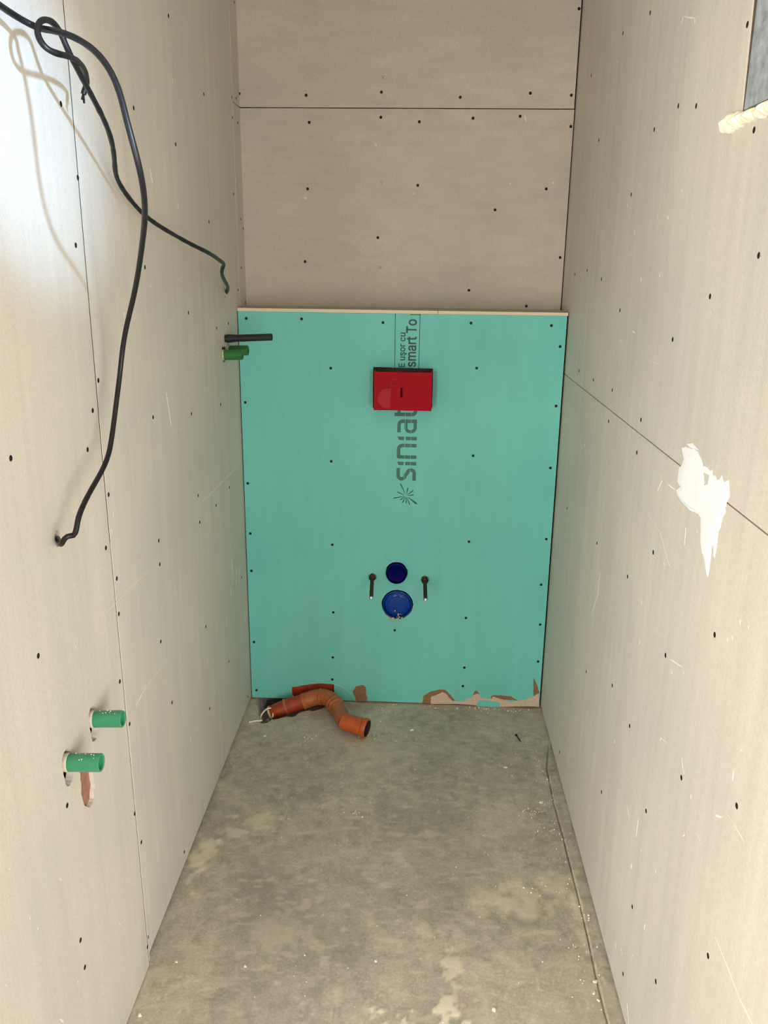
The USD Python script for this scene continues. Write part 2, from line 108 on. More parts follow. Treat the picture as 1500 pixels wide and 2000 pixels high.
def prism(poly, axis, a, b):
    """Solid with outline poly (list of 2D points or shapely polygon) between a and b along axis; the outline's two coordinates are the other axes in order."""
    p = poly if hasattr(poly, 'exterior') else sg.Polygon(poly).buffer(0)
    if hasattr(p, 'geoms'): p = max(p.geoms, key=lambda g: g.area)
    rings = [np.array(p.exterior.coords)[:-1]] + [np.array(i.coords)[:-1] for i in p.interiors]
    man = m3.Manifold.extrude(m3.CrossSection([r.tolist() for r in rings], m3.FillRule.EvenOdd), b - a)
    t = tm(man); v = t.vertices.copy()
    c = np.empty_like(v); o = [k for k in range(3) if k != axis]
    c[:, o[0]], c[:, o[1]], c[:, axis] = v[:, 0], v[:, 1], v[:, 2] + a
    f = t.faces if axis != 1 else t.faces[:, ::-1]
    return trimesh.Trimesh(c, f, process=False)
def man(t): return m3.Manifold(m3.Mesh(np.asarray(t.vertices, np.float32), np.asarray(t.faces, np.uint32)))
def rod(p, q, r, n=24, r2=None):
    p, q = np.array(p, float), np.array(q, float); d = q - p; L = np.linalg.norm(d)
    c = trimesh.creation.revolve(np.array([[0, 0], [r, 0], [r2 or r, L], [0, L]]), sections=n)
    c.apply_transform(trimesh.geometry.align_vectors([0, 0, 1], d / L)); c.apply_translation(p); return c
def lathe(prof, p, d, n=32):
    c = trimesh.creation.revolve(np.array(prof, float), sections=n)
    d = np.array(d, float); d /= np.linalg.norm(d)
    c.apply_transform(trimesh.geometry.align_vectors([0, 0, 1], d)); c.apply_translation(p); return c
def pipe_open(p, q, r, wall, n=32):
    p, q = np.array(p, float), np.array(q, float); L = np.linalg.norm(q - p); e = min(wall * .35, .0012)
    return lathe([(r, 0), (r, L - e), (r - e, L), (r - wall + e, L), (r - wall, L - e), (r - wall, L * .08), (0, L * .08)], p, q - p, n)
def tube(pts, r, n=12, cap=True, wob=0.0, seed=0):
    p = np.array(pts, float); k = len(p); r = np.broadcast_to(r, (k,)).copy()
    if wob: r = r * (1 + wob * (meshkit.noise(p * 90, seed) - .5))
    t = np.gradient(p, axis=0); t /= np.linalg.norm(t, axis=1, keepdims=True)
    a = np.cross(t[0], [0.31, 0.2, 0.93]); a /= np.linalg.norm(a); A = []
    for i in range(k):
        a = a - t[i] * (a @ t[i]); a /= np.linalg.norm(a); A.append(a)
    A = np.array(A); B = np.cross(t, A); an = np.arange(n) * 2 * np.pi / n
    v = (p[:, None] + r[:, None, None] * (np.cos(an)[None, :, None] * A[:, None] + np.sin(an)[None, :, None] * B[:, None])).reshape(-1, 3)
    f = []
    for i in range(k - 1):
        for j in range(n):
            a0, b0 = i * n + j, i * n + (j + 1) % n
            f += [[a0, b0, b0 + n], [a0, b0 + n, a0 + n]]
    if cap:
        v = np.vstack([v, p[0], p[-1]]); c0, c1 = k * n, k * n + 1
        for j in range(n):
            f += [[c0, (j + 1) % n, j], [c1, (k - 1) * n + j, (k - 1) * n + (j + 1) % n]]
    return trimesh.Trimesh(v, f, process=False)
def spline(pts, step=.006, smooth=0):
    p = np.array(pts, float)
    for _ in range(smooth): p[1:-1] = (p[:-2] + 2 * p[1:-1] + p[2:]) / 4
    s = np.r_[0, np.cumsum(np.linalg.norm(np.diff(p, axis=0), axis=1) ** .6)]
    cs = CubicSpline(s, p); q = cs(np.linspace(0, s[-1], 1500))
    d = np.r_[0, np.cumsum(np.linalg.norm(np.diff(q, axis=0), axis=1))]
    u = np.linspace(0, d[-1], max(8, int(d[-1] / step)))
    return np.stack([np.interp(u, d, q[:, k]) for k in range(3)], 1)
def ragged(poly, amp, seed, step=.004):
    """The outline with a torn edge."""
    p = np.array(list(poly) + [poly[0]], float); out = []
    for a, b in zip(p[:-1], p[1:]):
        n = max(1, int(np.linalg.norm(b - a) / step))
        out += [a + (b - a) * i / n for i in range(n)]
    out = np.array(out); q = np.c_[out / step * .7, np.full(len(out), seed * 7.3)]
    out += amp * np.c_[meshkit.noise(q, 1) - .5, meshkit.noise(q, 2) - .5] * 2
    return sg.Polygon(out).buffer(0)

# ---------------------------------------------------------------- materials
LK = '/World/Looks/'
def mat(name, nodes, links, surface='p.BSDF'): return usdkit.material(stage, LK + name, nodes, links, surface=surface)
def lin(*c): return tuple((x / 255 / 12.92 if x <= 10.3 else ((x / 255 + .055) / 1.055) ** 2.4) for x in c)
def plain(name, rgb, rough=.5, var=.12, scale=60, bump=0.0, **kw):
    c = np.array(lin(*rgb)); b = np.clip(c * (1 - var), 0, 1); t = np.clip(c * (1 + var), 0, 1)
    nodes = {'g': ('geometry', {}), 'n': ('noise_texture', {'scale': scale, 'detail': 5}), 'r': ('rgb_ramp', {'ramp': [(.3, tuple(b)), (.7, tuple(t))]}),
             'p': ('principled_bsdf', {'roughness': rough, **kw})}
    links = [('g.position', 'n.vector'), ('n.fac', 'r.fac'), ('r.color', 'p.base_color')]
    if bump:
        nodes['b'] = ('bump', {'strength': bump, 'distance': .002}); links += [('n.fac', 'b.height'), ('b.normal', 'p.normal')]
    return mat(name, nodes, links)
def board_material(name, rgb, axis, stretch, edge=(214, 206, 190), mottle=.07, rough=.62):
    """Plasterboard: paper face with faint fibre grain and scuffs; cut edges show gypsum."""
    c = np.array(lin(*rgb)); e = lin(*edge)
    nodes = {'g': ('geometry', {}), 's': ('separate_xyz', {}), 'a': ('math', {'math_type': 'absolute'}), 'k': ('math', {'math_type': 'less_than', 'value2': .75}),
             'm': ('mapping', {'scale': stretch}), 'n1': ('noise_texture', {'scale': 1.0, 'detail': 6, 'roughness': .6}), 'n2': ('noise_texture', {'scale': 2.6, 'detail': 4}),
             'n3': ('noise_texture', {'scale': 240, 'detail': 3}),
             'r1': ('rgb_ramp', {'ramp': [(.25, tuple(c * (1 - mottle))), (.75, tuple(np.clip(c * (1 + mottle), 0, 1)))]}),
             'r2': ('rgb_ramp', {'ramp': [(.3, (.93, .94, .95)), (.7, (1.06, 1.04, 1.02))]}),
             'r3': ('rgb_ramp', {'ramp': [(.3, (.93, .93, .93)), (.7, (1.05, 1.05, 1.05))]}),
             'x1': ('mix', {'mix_type': 'multiply', 'fac': 1.0}), 'x2': ('mix', {'mix_type': 'multiply', 'fac': 1.0}), 'x3': ('mix', {'color2': e}),
             'b': ('bump', {'strength': .12, 'distance': .001}), 'p': ('principled_bsdf', {'roughness': rough, 'specular_ior_level': .35})}
    links = [('g.true_normal', 's.vector'), (f's.{axis}', 'a.value1'), ('a.value', 'k.value1'), ('g.position', 'm.vector'), ('m.vector', 'n1.vector'), ('g.position', 'n2.vector'), ('g.position', 'n3.vector'),
             ('n1.fac', 'r1.fac'), ('n2.fac', 'r2.fac'), ('n3.fac', 'r3.fac'), ('r1.color', 'x1.color1'), ('r2.color', 'x1.color2'), ('x1.color', 'x2.color1'), ('r3.color', 'x2.color2'),
             ('x2.color', 'x3.color1'), ('k.value', 'x3.fac'), ('x3.color', 'p.base_color'), ('n3.fac', 'b.height'), ('b.normal', 'p.normal')]
    return mat(name, nodes, links)
GREY = (204, 197, 184)
M_left = board_material('plasterboard_left', GREY, 'x', (30, 30, 1.6))
M_right = board_material('plasterboard_right', GREY, 'x', (30, 30, 1.6))
M_back = board_material('plasterboard_back', (204, 193, 179), 'y', (9, 30, 30))
M_teal = board_material('moisture_board', (118, 208, 199), 'y', (24, 24, 3), edge=(228, 215, 188), mottle=.04)
M_tealtop = board_material('moisture_board_top', (168, 178, 162), 'z', (20, 20, 20), edge=(232, 216, 186), mottle=.05)
M_core = plain('cavity_masonry', (96, 88, 78), .9, .2, 20)
M_gapshade = plain('dark_gap_shade', (84, 72, 58), .95, .2, 60)  # dark colour stands in for shade in the board seam and duct gap
M_gapshade2 = plain('brown_gap_shade', (128, 112, 92), .95, .2, 60)  # lighter brown for the painted shade in the lower seam
M_red2 = plain('red_plastic_relief', (172, 16, 42), .3, .05, 30, specular_ior_level=.15)
M_mouthshade = plain('pipe_inside_shade', (44, 34, 26), .8, .3, 60)  # dark colour stands in for shade inside the drain mouth
M_paint = plain('outer_room_board', (206, 197, 180), .7, .05, 8)
M_ceil = plain('ceiling_board', (204, 194, 176), .7, .05, 8)
M_screw = plain('black_phosphate_screw', (24, 22, 21), .55, .2, 300, specular_ior_level=.3)
M_black = plain('black_cable_sheath', (26, 24, 26), .4, .3, 120, bump=.1, specular_ior_level=.35)
M_conduit = plain('black_plastic_pipe', (34, 33, 38), .35, .2, 80)
M_copper = plain('copper_wire', (120, 78, 48), .4, .2, 200, metallic=.8)
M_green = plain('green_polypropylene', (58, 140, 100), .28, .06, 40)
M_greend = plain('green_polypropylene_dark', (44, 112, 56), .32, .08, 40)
M_mud = plain('plaster_dust', (214, 203, 184), .9, .12, 160, bump=.4)
M_white = plain('white_joint_compound', (240, 240, 240), .75, .015, 50, bump=.15)
M_scuff = plain('pale_scuff', (236, 229, 212), .8, .05, 80)
M_red = plain('red_plastic', (164, 0, 20), .34, .05, 30, specular_ior_level=.08)
M_redd = plain('red_plastic_shaded', (58, 0, 6), .6, .2, 30, specular_ior_level=.05)  # darker copy of the red, shade painted into the cover's top and slot
M_navy = plain('navy_plastic_cap', (0, 2, 92), .3, .12, 30, specular_ior_level=.06)
M_blue = plain('blue_plastic_cap', (4, 62, 150), .2, .1, 40, specular_ior_level=.35)
M_steel = plain('dark_zinc_steel', (70, 68, 60), .38, .3, 200, metallic=.9)
M_bright = plain('white_glint_and_frame', (246, 246, 246), .35, .03, 200)  # near-white for the painted rod glints and the window frames
M_kraft = plain('torn_kraft_paper', (146, 108, 74), .9, .14, 110, bump=.3)
M_gyp = plain('exposed_gypsum', (214, 190, 168), .95, .1, 140, bump=.6)
M_orange = plain('orange_drain_pipe', (188, 84, 38), .36, .16, 45)
M_orange3 = plain('dirty_red_orange_drain', (166, 64, 32), .4, .22, 50)
M_orange2 = plain('orange_drain_elbow', (178, 98, 54), .4, .18, 60, bump=.1)
M_rust = plain('red_brown_drain_tee', (190, 70, 42), .45, .15, 40)
M_ink = plain('grey_print_ink', (77, 118, 108), .75, .12, 500)
M_ink2 = plain('dark_print_ink', (56, 88, 82), .75, .12, 500)
M_foam = plain('yellow_polyurethane_foam', (246, 238, 212), .85, .06, 90, bump=.5)
M_chip = plain('white_plaster_chip', (240, 232, 216), .9, .06, 120)
M_pencil = plain('pencil_mark', (88, 80, 72), .8, .1, 90)
M_brick = plain('red_brick_behind', (150, 108, 84), .95, .2, 70, bump=.6)
M_galv = mat('galvanised_sheet', {'g': ('geometry', {}), 'v': ('voronoi_texture', {'scale': 140}), 'n': ('noise_texture', {'scale': 55, 'detail': 6}), 'x': ('mix', {'fac': .85}),
    'r': ('rgb_ramp', {'ramp': [(.2, lin(140, 150, 158)), (.8, lin(218, 228, 236))]}), 'p': ('principled_bsdf', {'metallic': .55, 'roughness': .55})},
    [('g.position', 'v.vector'), ('g.position', 'n.vector'), ('v.color', 'x.color1'), ('n.fac', 'x.color2'), ('x.color', 'r.fac'), ('r.color', 'p.base_color')])
# cement screed: colours of the residue patches, groove and painted trench shade follow the mesh's 'pale' and 'dark' primvars, which are laid out on the slab
M_floor = mat('cement_screed', {'g': ('geometry', {}), 'n1': ('noise_texture', {'scale': 3.2, 'detail': 9, 'roughness': .62}), 'n2': ('noise_texture', {'scale': 26, 'detail': 8, 'roughness': .7}), 'n3': ('noise_texture', {'scale': 170, 'detail': 4}),
    'ap': ('attribute', {'attribute': 'pale'}), 'ad': ('attribute', {'attribute': 'dark'}),
    'r1': ('rgb_ramp', {'ramp': [(.28, lin(166, 158, 143)), (.5, lin(186, 176, 159)), (.72, lin(202, 191, 172))]}),
    'r2': ('rgb_ramp', {'ramp': [(.25, (.70, .70, .71)), (.5, (1, 1, 1)), (.75, (1.2, 1.19, 1.17))]}),
    'r3': ('rgb_ramp', {'ramp': [(.28, (.82, .82, .82)), (.7, (1.1, 1.1, 1.1))]}),
    'x1': ('mix', {'mix_type': 'multiply', 'fac': 1.0}), 'x2': ('mix', {'mix_type': 'multiply', 'fac': 1.0}),
    'x3': ('mix', {'color2': lin(226, 212, 188)}), 'x4': ('mix', {'color2': lin(136, 130, 118)}),
    'b': ('bump', {'strength': .5, 'distance': .003}), 'p': ('principled_bsdf', {'roughness': .85, 'specular_ior_level': .25})},
    [('g.position', 'n1.vector'), ('g.position', 'n2.vector'), ('g.position', 'n3.vector'), ('n1.fac', 'r1.fac'), ('n2.fac', 'r2.fac'), ('n3.fac', 'r3.fac'), ('r1.color', 'x1.color1'), ('r2.color', 'x1.color2'),
     ('x1.color', 'x2.color1'), ('r3.color', 'x2.color2'), ('x2.color', 'x4.color1'), ('ad.fac', 'x4.fac'), ('x4.color', 'x3.color1'), ('ap.fac', 'x3.fac'), ('x3.color', 'p.base_color'), ('n2.fac', 'b.height'), ('b.normal', 'p.normal')])

# ---------------------------------------------------------------- room shell
AX = {'x': 0, 'y': 1, 'z': 2}
def screw_mesh(p, n, seed=0):
    """A black bugle-head drywall screw driven just flush: rim, dish and cross recess."""
    r = .0046
    prof = [(r, -.0004), (r, .0003), (r * .86, .0006), (r * .5, .00025), (0, .0001)]
    head = lathe(prof, p, n, 12)
    n = np.array(n, float); a = np.cross(n, [.3, .5, .81]); a /= np.linalg.norm(a); b = np.cross(n, a)
    return head
def screws(pts, axis, val, n, parent):
    for q in pts:
        p = list(q); p.insert(axis, val if not callable(val) else val(q)); obj('screw', screw_mesh(p, n), M_screw, parent, smooth=40)
def strokes(S, axis, val, sign, th=.0004, seed=3):
    rng = np.random.default_rng(seed); out = []
    for u0, v0, u1, v1, w in S:
        a, b = np.array([u0, v0]), np.array([u1, v1]); d = b - a; L = np.linalg.norm(d) + 1e-9; d /= L; nn = np.array([-d[1], d[0]])
        k = 5; pts = []; w *= .55 if w < .0026 else .85
        for i in range(k): t = i / (k - 1); pts.append(a + d * L * t + nn * w * .5 * (.35 + .65 * math.sin(math.pi * (.1 + .8 * t))) * rng.uniform(.6, 1.1))
        for i in range(k): t = 1 - i / (k - 1); pts.append(a + d * L * t - nn * w * .5 * (.35 + .65 * math.sin(math.pi * (.1 + .8 * t))) * rng.uniform(.6, 1.1))
        lo, hi = sorted((val, val + sign * th))
        out.append(prism(pts, axis, lo, hi))
    return cat(out)

# left wall -------------------------------------------------------
wl = thing('wall_left', 'pale grey plasterboard wall on the left with cables and green pipe stubs', kind='structure')
obj('masonry', tm(bx(-.20, -.045, -2.1, .30, -.05, TOP)), M_core, wl)
SEAM = -1.2035; SY = .0475
def hole(y, z, r, n=16): return prism([(y + r * math.cos(t), z + r * math.sin(t)) for t in np.linspace(0, 2 * math.pi, n, endpoint=False)], 0, -.03, .03)
def torn_hole(pts, amp, seed): return man(prism(ragged(pts, amp, seed), 0, -.03, .03))
def slot(y, z0, z1, r0, r1):
    return list(sg.MultiPoint([(y, z0)]).buffer(r0).union(sg.Point(y - .002, z1).buffer(r1)).convex_hull.exterior.coords)[:-1]
near = bx(-.0125, 0, -2.10, SEAM - .0022, .004, TOP)
PA, PB = (-1.358, .7115), (-1.4765, .6985)
near -= torn_hole(slot(PA[0] - .002, .687, .722, .0165, .0175), .0022, 1)
near -= torn_hole(slot(PB[0] - .002, .675, .709, .0165, .0185), .0022, 2)
near -= torn_hole([(-1.437, .666), (-1.386, .666), (-1.383, .592), (-1.392, .570), (-1.411, .563), (-1.431, .578), (-1.441, .606)], .002, 3)
near -= torn_hole([(-1.423 + .011 * math.cos(t), 1.081 + .014 * math.sin(t)) for t in np.linspace(0, 6.28, 14, endpoint=False)], .002, 4)
nm = tm(near.refine_to_length(.15))
def lean(v): return .0085 * np.clip(1 - v / 1.1, 0, 1)
nm.vertices[:, 0] += lean(nm.vertices[:, 2])
for _ in range(0): pass
b_near = obj('plasterboard', nm, M_left, wl, label='near plasterboard sheet with two green pipe stubs')
far = bx(-.0125, 0, SEAM + .0042, SY, .010, TOP)
far -= torn_hole([(-.2215, 1.279), (-.205, 1.272), (-.19, 1.274), (-.165, 1.268), (-.135, 1.276), (-.112, 1.262), (-.11, 1.247), (-.125, 1.236), (-.17, 1.234), (-.205, 1.226), (-.222, 1.238)], .002, 5)
far -= torn_hole([(-.173 + .0125 * math.cos(t), 1.2945 + .0125 * math.sin(t)) for t in np.linspace(0, 6.28, 14, endpoint=False)], .0015, 6)
far -= torn_hole([(-.150 + .014 * math.cos(t), 1.424 + .012 * math.sin(t)) for t in np.linspace(0, 6.28, 14, endpoint=False)], .002, 7)
b_far = obj('plasterboard', tm(far), M_left, wl)
for nme, y0, y1, z0, z1, dx, mt in (('joint_shade', SEAM - .0022, SEAM + .0016, 1.0, TOP, -.0001, M_gapshade), ('joint_shade', SEAM - .0014, SEAM + .0014, .01, 1.0, -.0001, M_gapshade2), ('paper_lip', SEAM + .0016, SEAM + .0042, .012, 1.25, .0002, M_scuff)):  # dark strips fill the seam in place of its shade
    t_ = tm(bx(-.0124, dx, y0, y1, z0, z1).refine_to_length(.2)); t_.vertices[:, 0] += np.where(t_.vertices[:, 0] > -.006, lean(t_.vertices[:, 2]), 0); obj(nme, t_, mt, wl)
strip_lo = obj('plasterboard_strip', tm(bx(-.0135, -.001, SY + .0022, LB + .004, .01, 1.974)), M_left, wl)
strip_hi = obj('plasterboard_strip', tm(bx(-.0135, -.001, SY + .0022, LB + .004, 1.977, TOP)), M_left, wl)
obj('paper_edge', tm(bx(-.0125, .0003, SY, SY + .0018, .01, TOP)), M_scuff, wl, label='pale paper edge at the corner joint')
screws([q for q in SCREWS_LEFT if q[0] < SEAM], 0, lambda q: float(lean(q[1])), (1, 0, 0), b_near)
screws([q for q in SCREWS_LEFT if SEAM < q[0] < SY], 0, 0.0, (1, 0, 0), b_far)
screws([q for q in SCREWS_STRIP if SY < q[0] < LB and q[1] < 1.97], 0, -.001, (1, 0, 0), strip_lo)
screws([q for q in SCREWS_STRIP if SY < q[0] < LB and q[1] > 1.98], 0, -.001, (1, 0, 0), strip_hi)
sn = strokes([s for s in SCUFF_LEFT if s[0] < SEAM], 0, 0, 1); sn.vertices[:, 0] += lean(sn.vertices[:, 2])
tag(obj('scuff_marks', sn, M_scuff, b_near), 'pale scuffs and nicks', kind='stuff')
tag(obj('scuff_marks', strokes([s for s in SCUFF_LEFT if s[0] > SEAM and s[2] < SY], 0, 0, 1), M_scuff, b_far), 'pale scuffs and nicks', kind='stuff')
obj('brick_backing', tm(bx(-.0445, -.0045, -1.444, -1.380, .558, .668)), M_brick, wl, label='reddish brown backing seen through the routed slot')

# right wall ------------------------------------------------------
wr = thing('wall_right', 'pale grey plasterboard wall on the right with white plaster smear', kind='structure')
obj('masonry', tm(bx(W + .045, W + .22, -1.30, .30, -.05, TOP) + bx(W + .045, W + .22, -2.1, -1.30, -.05, 1.70) + bx(W + .045, W + .22, -2.1, -1.75, -.05, TOP)), M_core, wr)
ZS = 1.1832
b_low = obj('plasterboard', tm(bx(W, W + .0125, -2.1, LB + .02, .010, ZS - .0012)), M_right, wr, label='lower plasterboard sheet below the horizontal joint')
up = bx(W, W + .0125, -2.1, LB + .02, ZS + .0012, TOP) - man(prism([(-1.335, 1.731), (-1.326, 1.90), (-1.31, 2.2), (-1.72, 2.2), (-1.72, 1.726)], 0, W - .01, W + .03))
b_up = obj('plasterboard', tm(up), M_right, wr, label='upper plasterboard sheet with duct opening')
screws([q for q in SCREWS_RIGHT if q[1] < ZS], 0, W, (-1, 0, 0), b_low)
screws([q for q in SCREWS_RIGHT if q[1] > ZS], 0, W, (-1, 0, 0), b_up)
tag(obj('scuff_marks', strokes([s for s in SCUFF_RIGHT if max(s[1], s[3]) < ZS], 0, W, -1), M_scuff, b_low), 'pale scuffs and scratches', kind='stuff')
tag(obj('scuff_marks', strokes([s for s in SCUFF_RIGHT if min(s[1], s[3]) > ZS], 0, W, -1), M_scuff, b_up), 'pale scuffs and scratches', kind='stuff')
# joint compound smear across the joint: trowelled, thicker in the middle
sp = ragged(SMEAR, .0012, 11).difference(affinity.scale(sg.Polygon(SMEAR_HOLE), 1.3, 1.3))
sp = max(sp.geoms, key=lambda g: g.area) if hasattr(sp, 'geoms') else sp
sm = prism(sp, 0, 0.0, .0022); sm = tm(man(sm).refine_to_length(.006))
ed = np.array([sp.exterior.distance(sg.Point(v[1], v[2])) for v in sm.vertices])
hgt = np.clip(ed / .014, .12, 1) * (.55 + .75 * meshkit.fbm(np.c_[sm.vertices[:, 1] * 45, sm.vertices[:, 2] * 14, np.zeros(len(sm.vertices))], 3, 5))
sm.vertices[:, 0] = W - sm.vertices[:, 0] * hgt; sm.faces = sm.faces[:, ::-1]
rp = spline([(W - .0008, *q) for q in SMEAR_RIDGE], .004)
smear = obj('plaster_smear', sm, M_white, wr, smooth=50, label='white joint compound smeared across the board joint')
obj('trowel_ridge', tube(rp, .0016 * (.4 + .6 * np.sin(np.linspace(.1, 3.0, len(rp)))), 8, wob=.5), M_white, smear, smooth=60)
obj('plaster_fleck', prism(ragged(SMEAR_BIT, .0008, 12), 0, W - .0012, W), M_white, smear)

# back wall -------------------------------------------------------
wb = thing('wall_back', 'beige plasterboard wall at the back above the turquoise boxing', kind='structure')
obj('masonry', tm(bx(-.2, W + .22, LB + .05, LB + .2, -.05, TOP)), M_core, wb)
b_bl = obj('plasterboard', tm(bx(-.0008, W - .004, LB, LB + .0125, .01, 1.9735)), M_back, wb, label='lower plasterboard sheet below the joint')
b_bu = obj('plasterboard', tm(bx(-.0008, W - .005, LB, LB + .0125, 1.9765, TOP)), M_back, wb, label='upper plasterboard sheet above the joint')
screws([q for q in SCREWS_BACK if q[1] < 1.974], 1, LB, (0, -1, 0), b_bl)
screws([q for q in SCREWS_BACK if q[1] > 1.974], 1, LB, (0, -1, 0), b_bu)
tag(obj('scuff_marks', strokes(SCUFF_BACK, 1, LB, -1), M_scuff, b_bl), 'pale nicks', kind='stuff')
for x, z in CROSS_BACK:
    cr = [(x - .005, z - .004, x + .005, z + .004, .0016), (x - .005, z + .004, x + .005, z - .004, .0016), (x - .006, z + .005, x + .006, z + .0045, .0014)]
    obj('pencil_cross', strokes(cr, 1, LB, -1), M_pencil, b_bl if z < 1.97 else b_bu)

# floor -----------------------------------------------------------
def floor_mesh():
    xs = np.unique(np.round(np.r_[np.arange(-.012, 1.053, .005), np.arange(.994, 1.045, .0015)], 5)); ys = np.unique(np.round(np.r_[np.arange(-1.62, -.30, .006), np.arange(-.30, .175, .004)], 5))
    X, Y = np.meshgrid(xs, ys, indexing='ij'); P = np.stack([X, Y, np.zeros_like(X)], -1)
    z = .003 * (meshkit.fbm(P * 5, 4, 3) - .5) + .0016 * (meshkit.fbm(P * 40, 3, 9) - .5)
    pale = np.zeros_like(X); dark = np.zeros_like(X)
    n1 = meshkit.fbm(P * 16, 5, 21); n2 = meshkit.fbm(P * 45, 4, 33); n0 = meshkit.fbm(P * 4.5, 4, 41)
    def blob(cx, cy, rx, ry, s, arr, amp, rag=1.1):
        d = np.sqrt(((X - cx) / rx) ** 2 + ((Y - cy) / ry) ** 2) + rag * (n1 - .5) * 2 + 1.3 * (n2 - .5) * 2
        k = np.clip((1 - d) / s, 0, 1) * amp; arr[...] = np.maximum(arr, k); return k
    for i, (cx, cy, rx, ry, s, a) in enumerate([(.155, -.685, .075, .035, .5, .55), (.10, -.735, .045, .022, .4, .6), (.035, -.85, .032, .085, .6, .75), (.67, -1.345, .10, .062, .2, 1.0), (.685, -1.17, .022, .04, .3, .7),
                                             (.88, -.95, .085, .07, .9, .55), (.95, -.90, .05, .05, .8, .5), (.79, -.96, .06, .05, .9, .4), (.62, -1.06, .06, .03, .6, .4), (.99, -.38, .02, .10, .6, .45), (1.005, -1.02, .02, .16, .6, .45),
                                             (.47, -.10, .06, .10, .9, .4), (.75, -1.24, .03, .09, .8, .3), (.60, -.97, .04, .03, .6, .35), (.30, -1.1, .10, .06, .9, .25)]):
        z += .0016 * blob(cx, cy, rx, ry, s, pale, a)
    pale = np.maximum(pale, np.clip((n0 - .60) * 2.2, 0, .22)); n3 = meshkit.fbm(P * 110, 3, 61); n4 = meshkit.fbm(P * np.array([30, 90, 1]), 3, 71)
    pale = np.maximum(pale, np.clip((n3 - .66) * 7, 0, .55) * np.clip((n0 - .42) * 5, 0, 1)); dark = np.maximum(dark, np.clip((n3 * .6 + n1 * .4 - .66) * 7, 0, .6) * np.clip((.6 - n0) * 5, 0, 1)); pale = np.maximum(pale, np.clip((n4 - .64) * 4, 0, .3))
    for cx, cy, rx, ry, s, a in [(.31, -.91, .10, .05, .9, .35), (.19, -.95, .07, .045, .9, .4), (.70, -.45, .15, .10, 1.1, .35), (.55, -.68, .13, .09, 1.1, .3), (.96, -.62, .06, .08, .9, .35), (.40, -.68, .06, .04, .8, .3), (.20, -.33, .12, .10, 1.2, .2), (.86, -.30, .14, .12, 1.2, .3),
                                 (.95, -1.0, .03, .08, .8, .3), (.35, -.33, .10, .06, 1, .25), (1.03, -1.17, .012, .03, .6, .5)]:
        blob(cx, cy, rx, ry, s, dark, a)
    dark = np.maximum(dark, np.clip((.42 - n0) * 2.5, 0, .3)); dark = np.maximum(dark, np.clip((n1 - .62) * 4, 0, .35) * np.clip((-.25 - Y) * 3, 0, 1))
    gx = np.interp(-Y, [-q[1] for q in GROOVE], [q[0] for q in GROOVE])             # the joint between screed and the strip along the right wall
    gx = gx + .0012 * (n2 - .5)
    on = np.clip((-.20 - Y) / .10, 0, 1); d = np.abs(X - gx)
    z -= .006 * np.exp(-(d / .0018) ** 2) * on; dark = np.maximum(dark, .6 * np.exp(-(d / .0020) ** 2) * on * np.clip(.5 + 2 * (n1 - .35), .3, 1)); z += .003 * (X > gx) * on
    # broken-out trench round the drain: steep ragged sides
    pit = sg.Polygon([(PIT[0][0], .3)] + [tuple(p) for p in PIT] + [(PIT[-1][0], .3)])
    near_pit = (X < .36) & (Y > -.22)
    depth = np.zeros_like(X)
    for i, j in zip(*np.nonzero(near_pit)):
        pt = sg.Point(X[i, j] + .008 * (n2[i, j] - .5), Y[i, j] + .012 * (n2[i, j] - .5) + .01 * (n1[i, j] - .5))
        depth[i, j] = pit.exterior.distance(pt) * (1 if pit.contains(pt) else 0)
    z -= np.clip(depth / .006, 0, 1) * (.07 + .02 * n2) * (depth > 0)
    dark = np.maximum(dark, np.clip(depth / .01, 0, 1) * .7)  # shade painted into the trench, following its depth
    P[..., 2] = z; ni, nj = X.shape; idx = np.arange(ni * nj).reshape(ni, nj)
    a, b, c, e = idx[:-1, :-1].ravel(), idx[1:, :-1].ravel(), idx[1:, 1:].ravel(), idx[:-1, 1:].ravel()
    f = np.vstack([np.c_[a, b, c], np.c_[a, c, e]])
    return P.reshape(-1, 3), f, pale.ravel(), dark.ravel(), (xs, ys, z)
fv, ff, fpale, fdark, FG = floor_mesh()
fl = thing('floor', 'dusty grey cement screed floor', kind='structure')
scr = obj('screed', (fv, ff), M_floor, fl, smooth=True)
for nme, arr in (('pale', fpale), ('dark', fdark)):
    UsdGeom.PrimvarsAPI(stage.GetPrimAtPath(scr)).CreatePrimvar(nme, Sdf.ValueTypeNames.FloatArray, 'vertex').Set(arr.astype(np.float32).tolist())
obj('slab', tm(bx(-2.2, 4.2, -3.72, -1.61, -.10, -.002) + bx(-.2, 1.26, -1.65, .36, -.2, -.12)), M_floor, fl)
from scipy.interpolate import RegularGridInterpolator
FZ = RegularGridInterpolator((FG[0], FG[1]), FG[2], bounds_error=False, fill_value=0.0)
def fz(x, y): return float(FZ((x, y)))

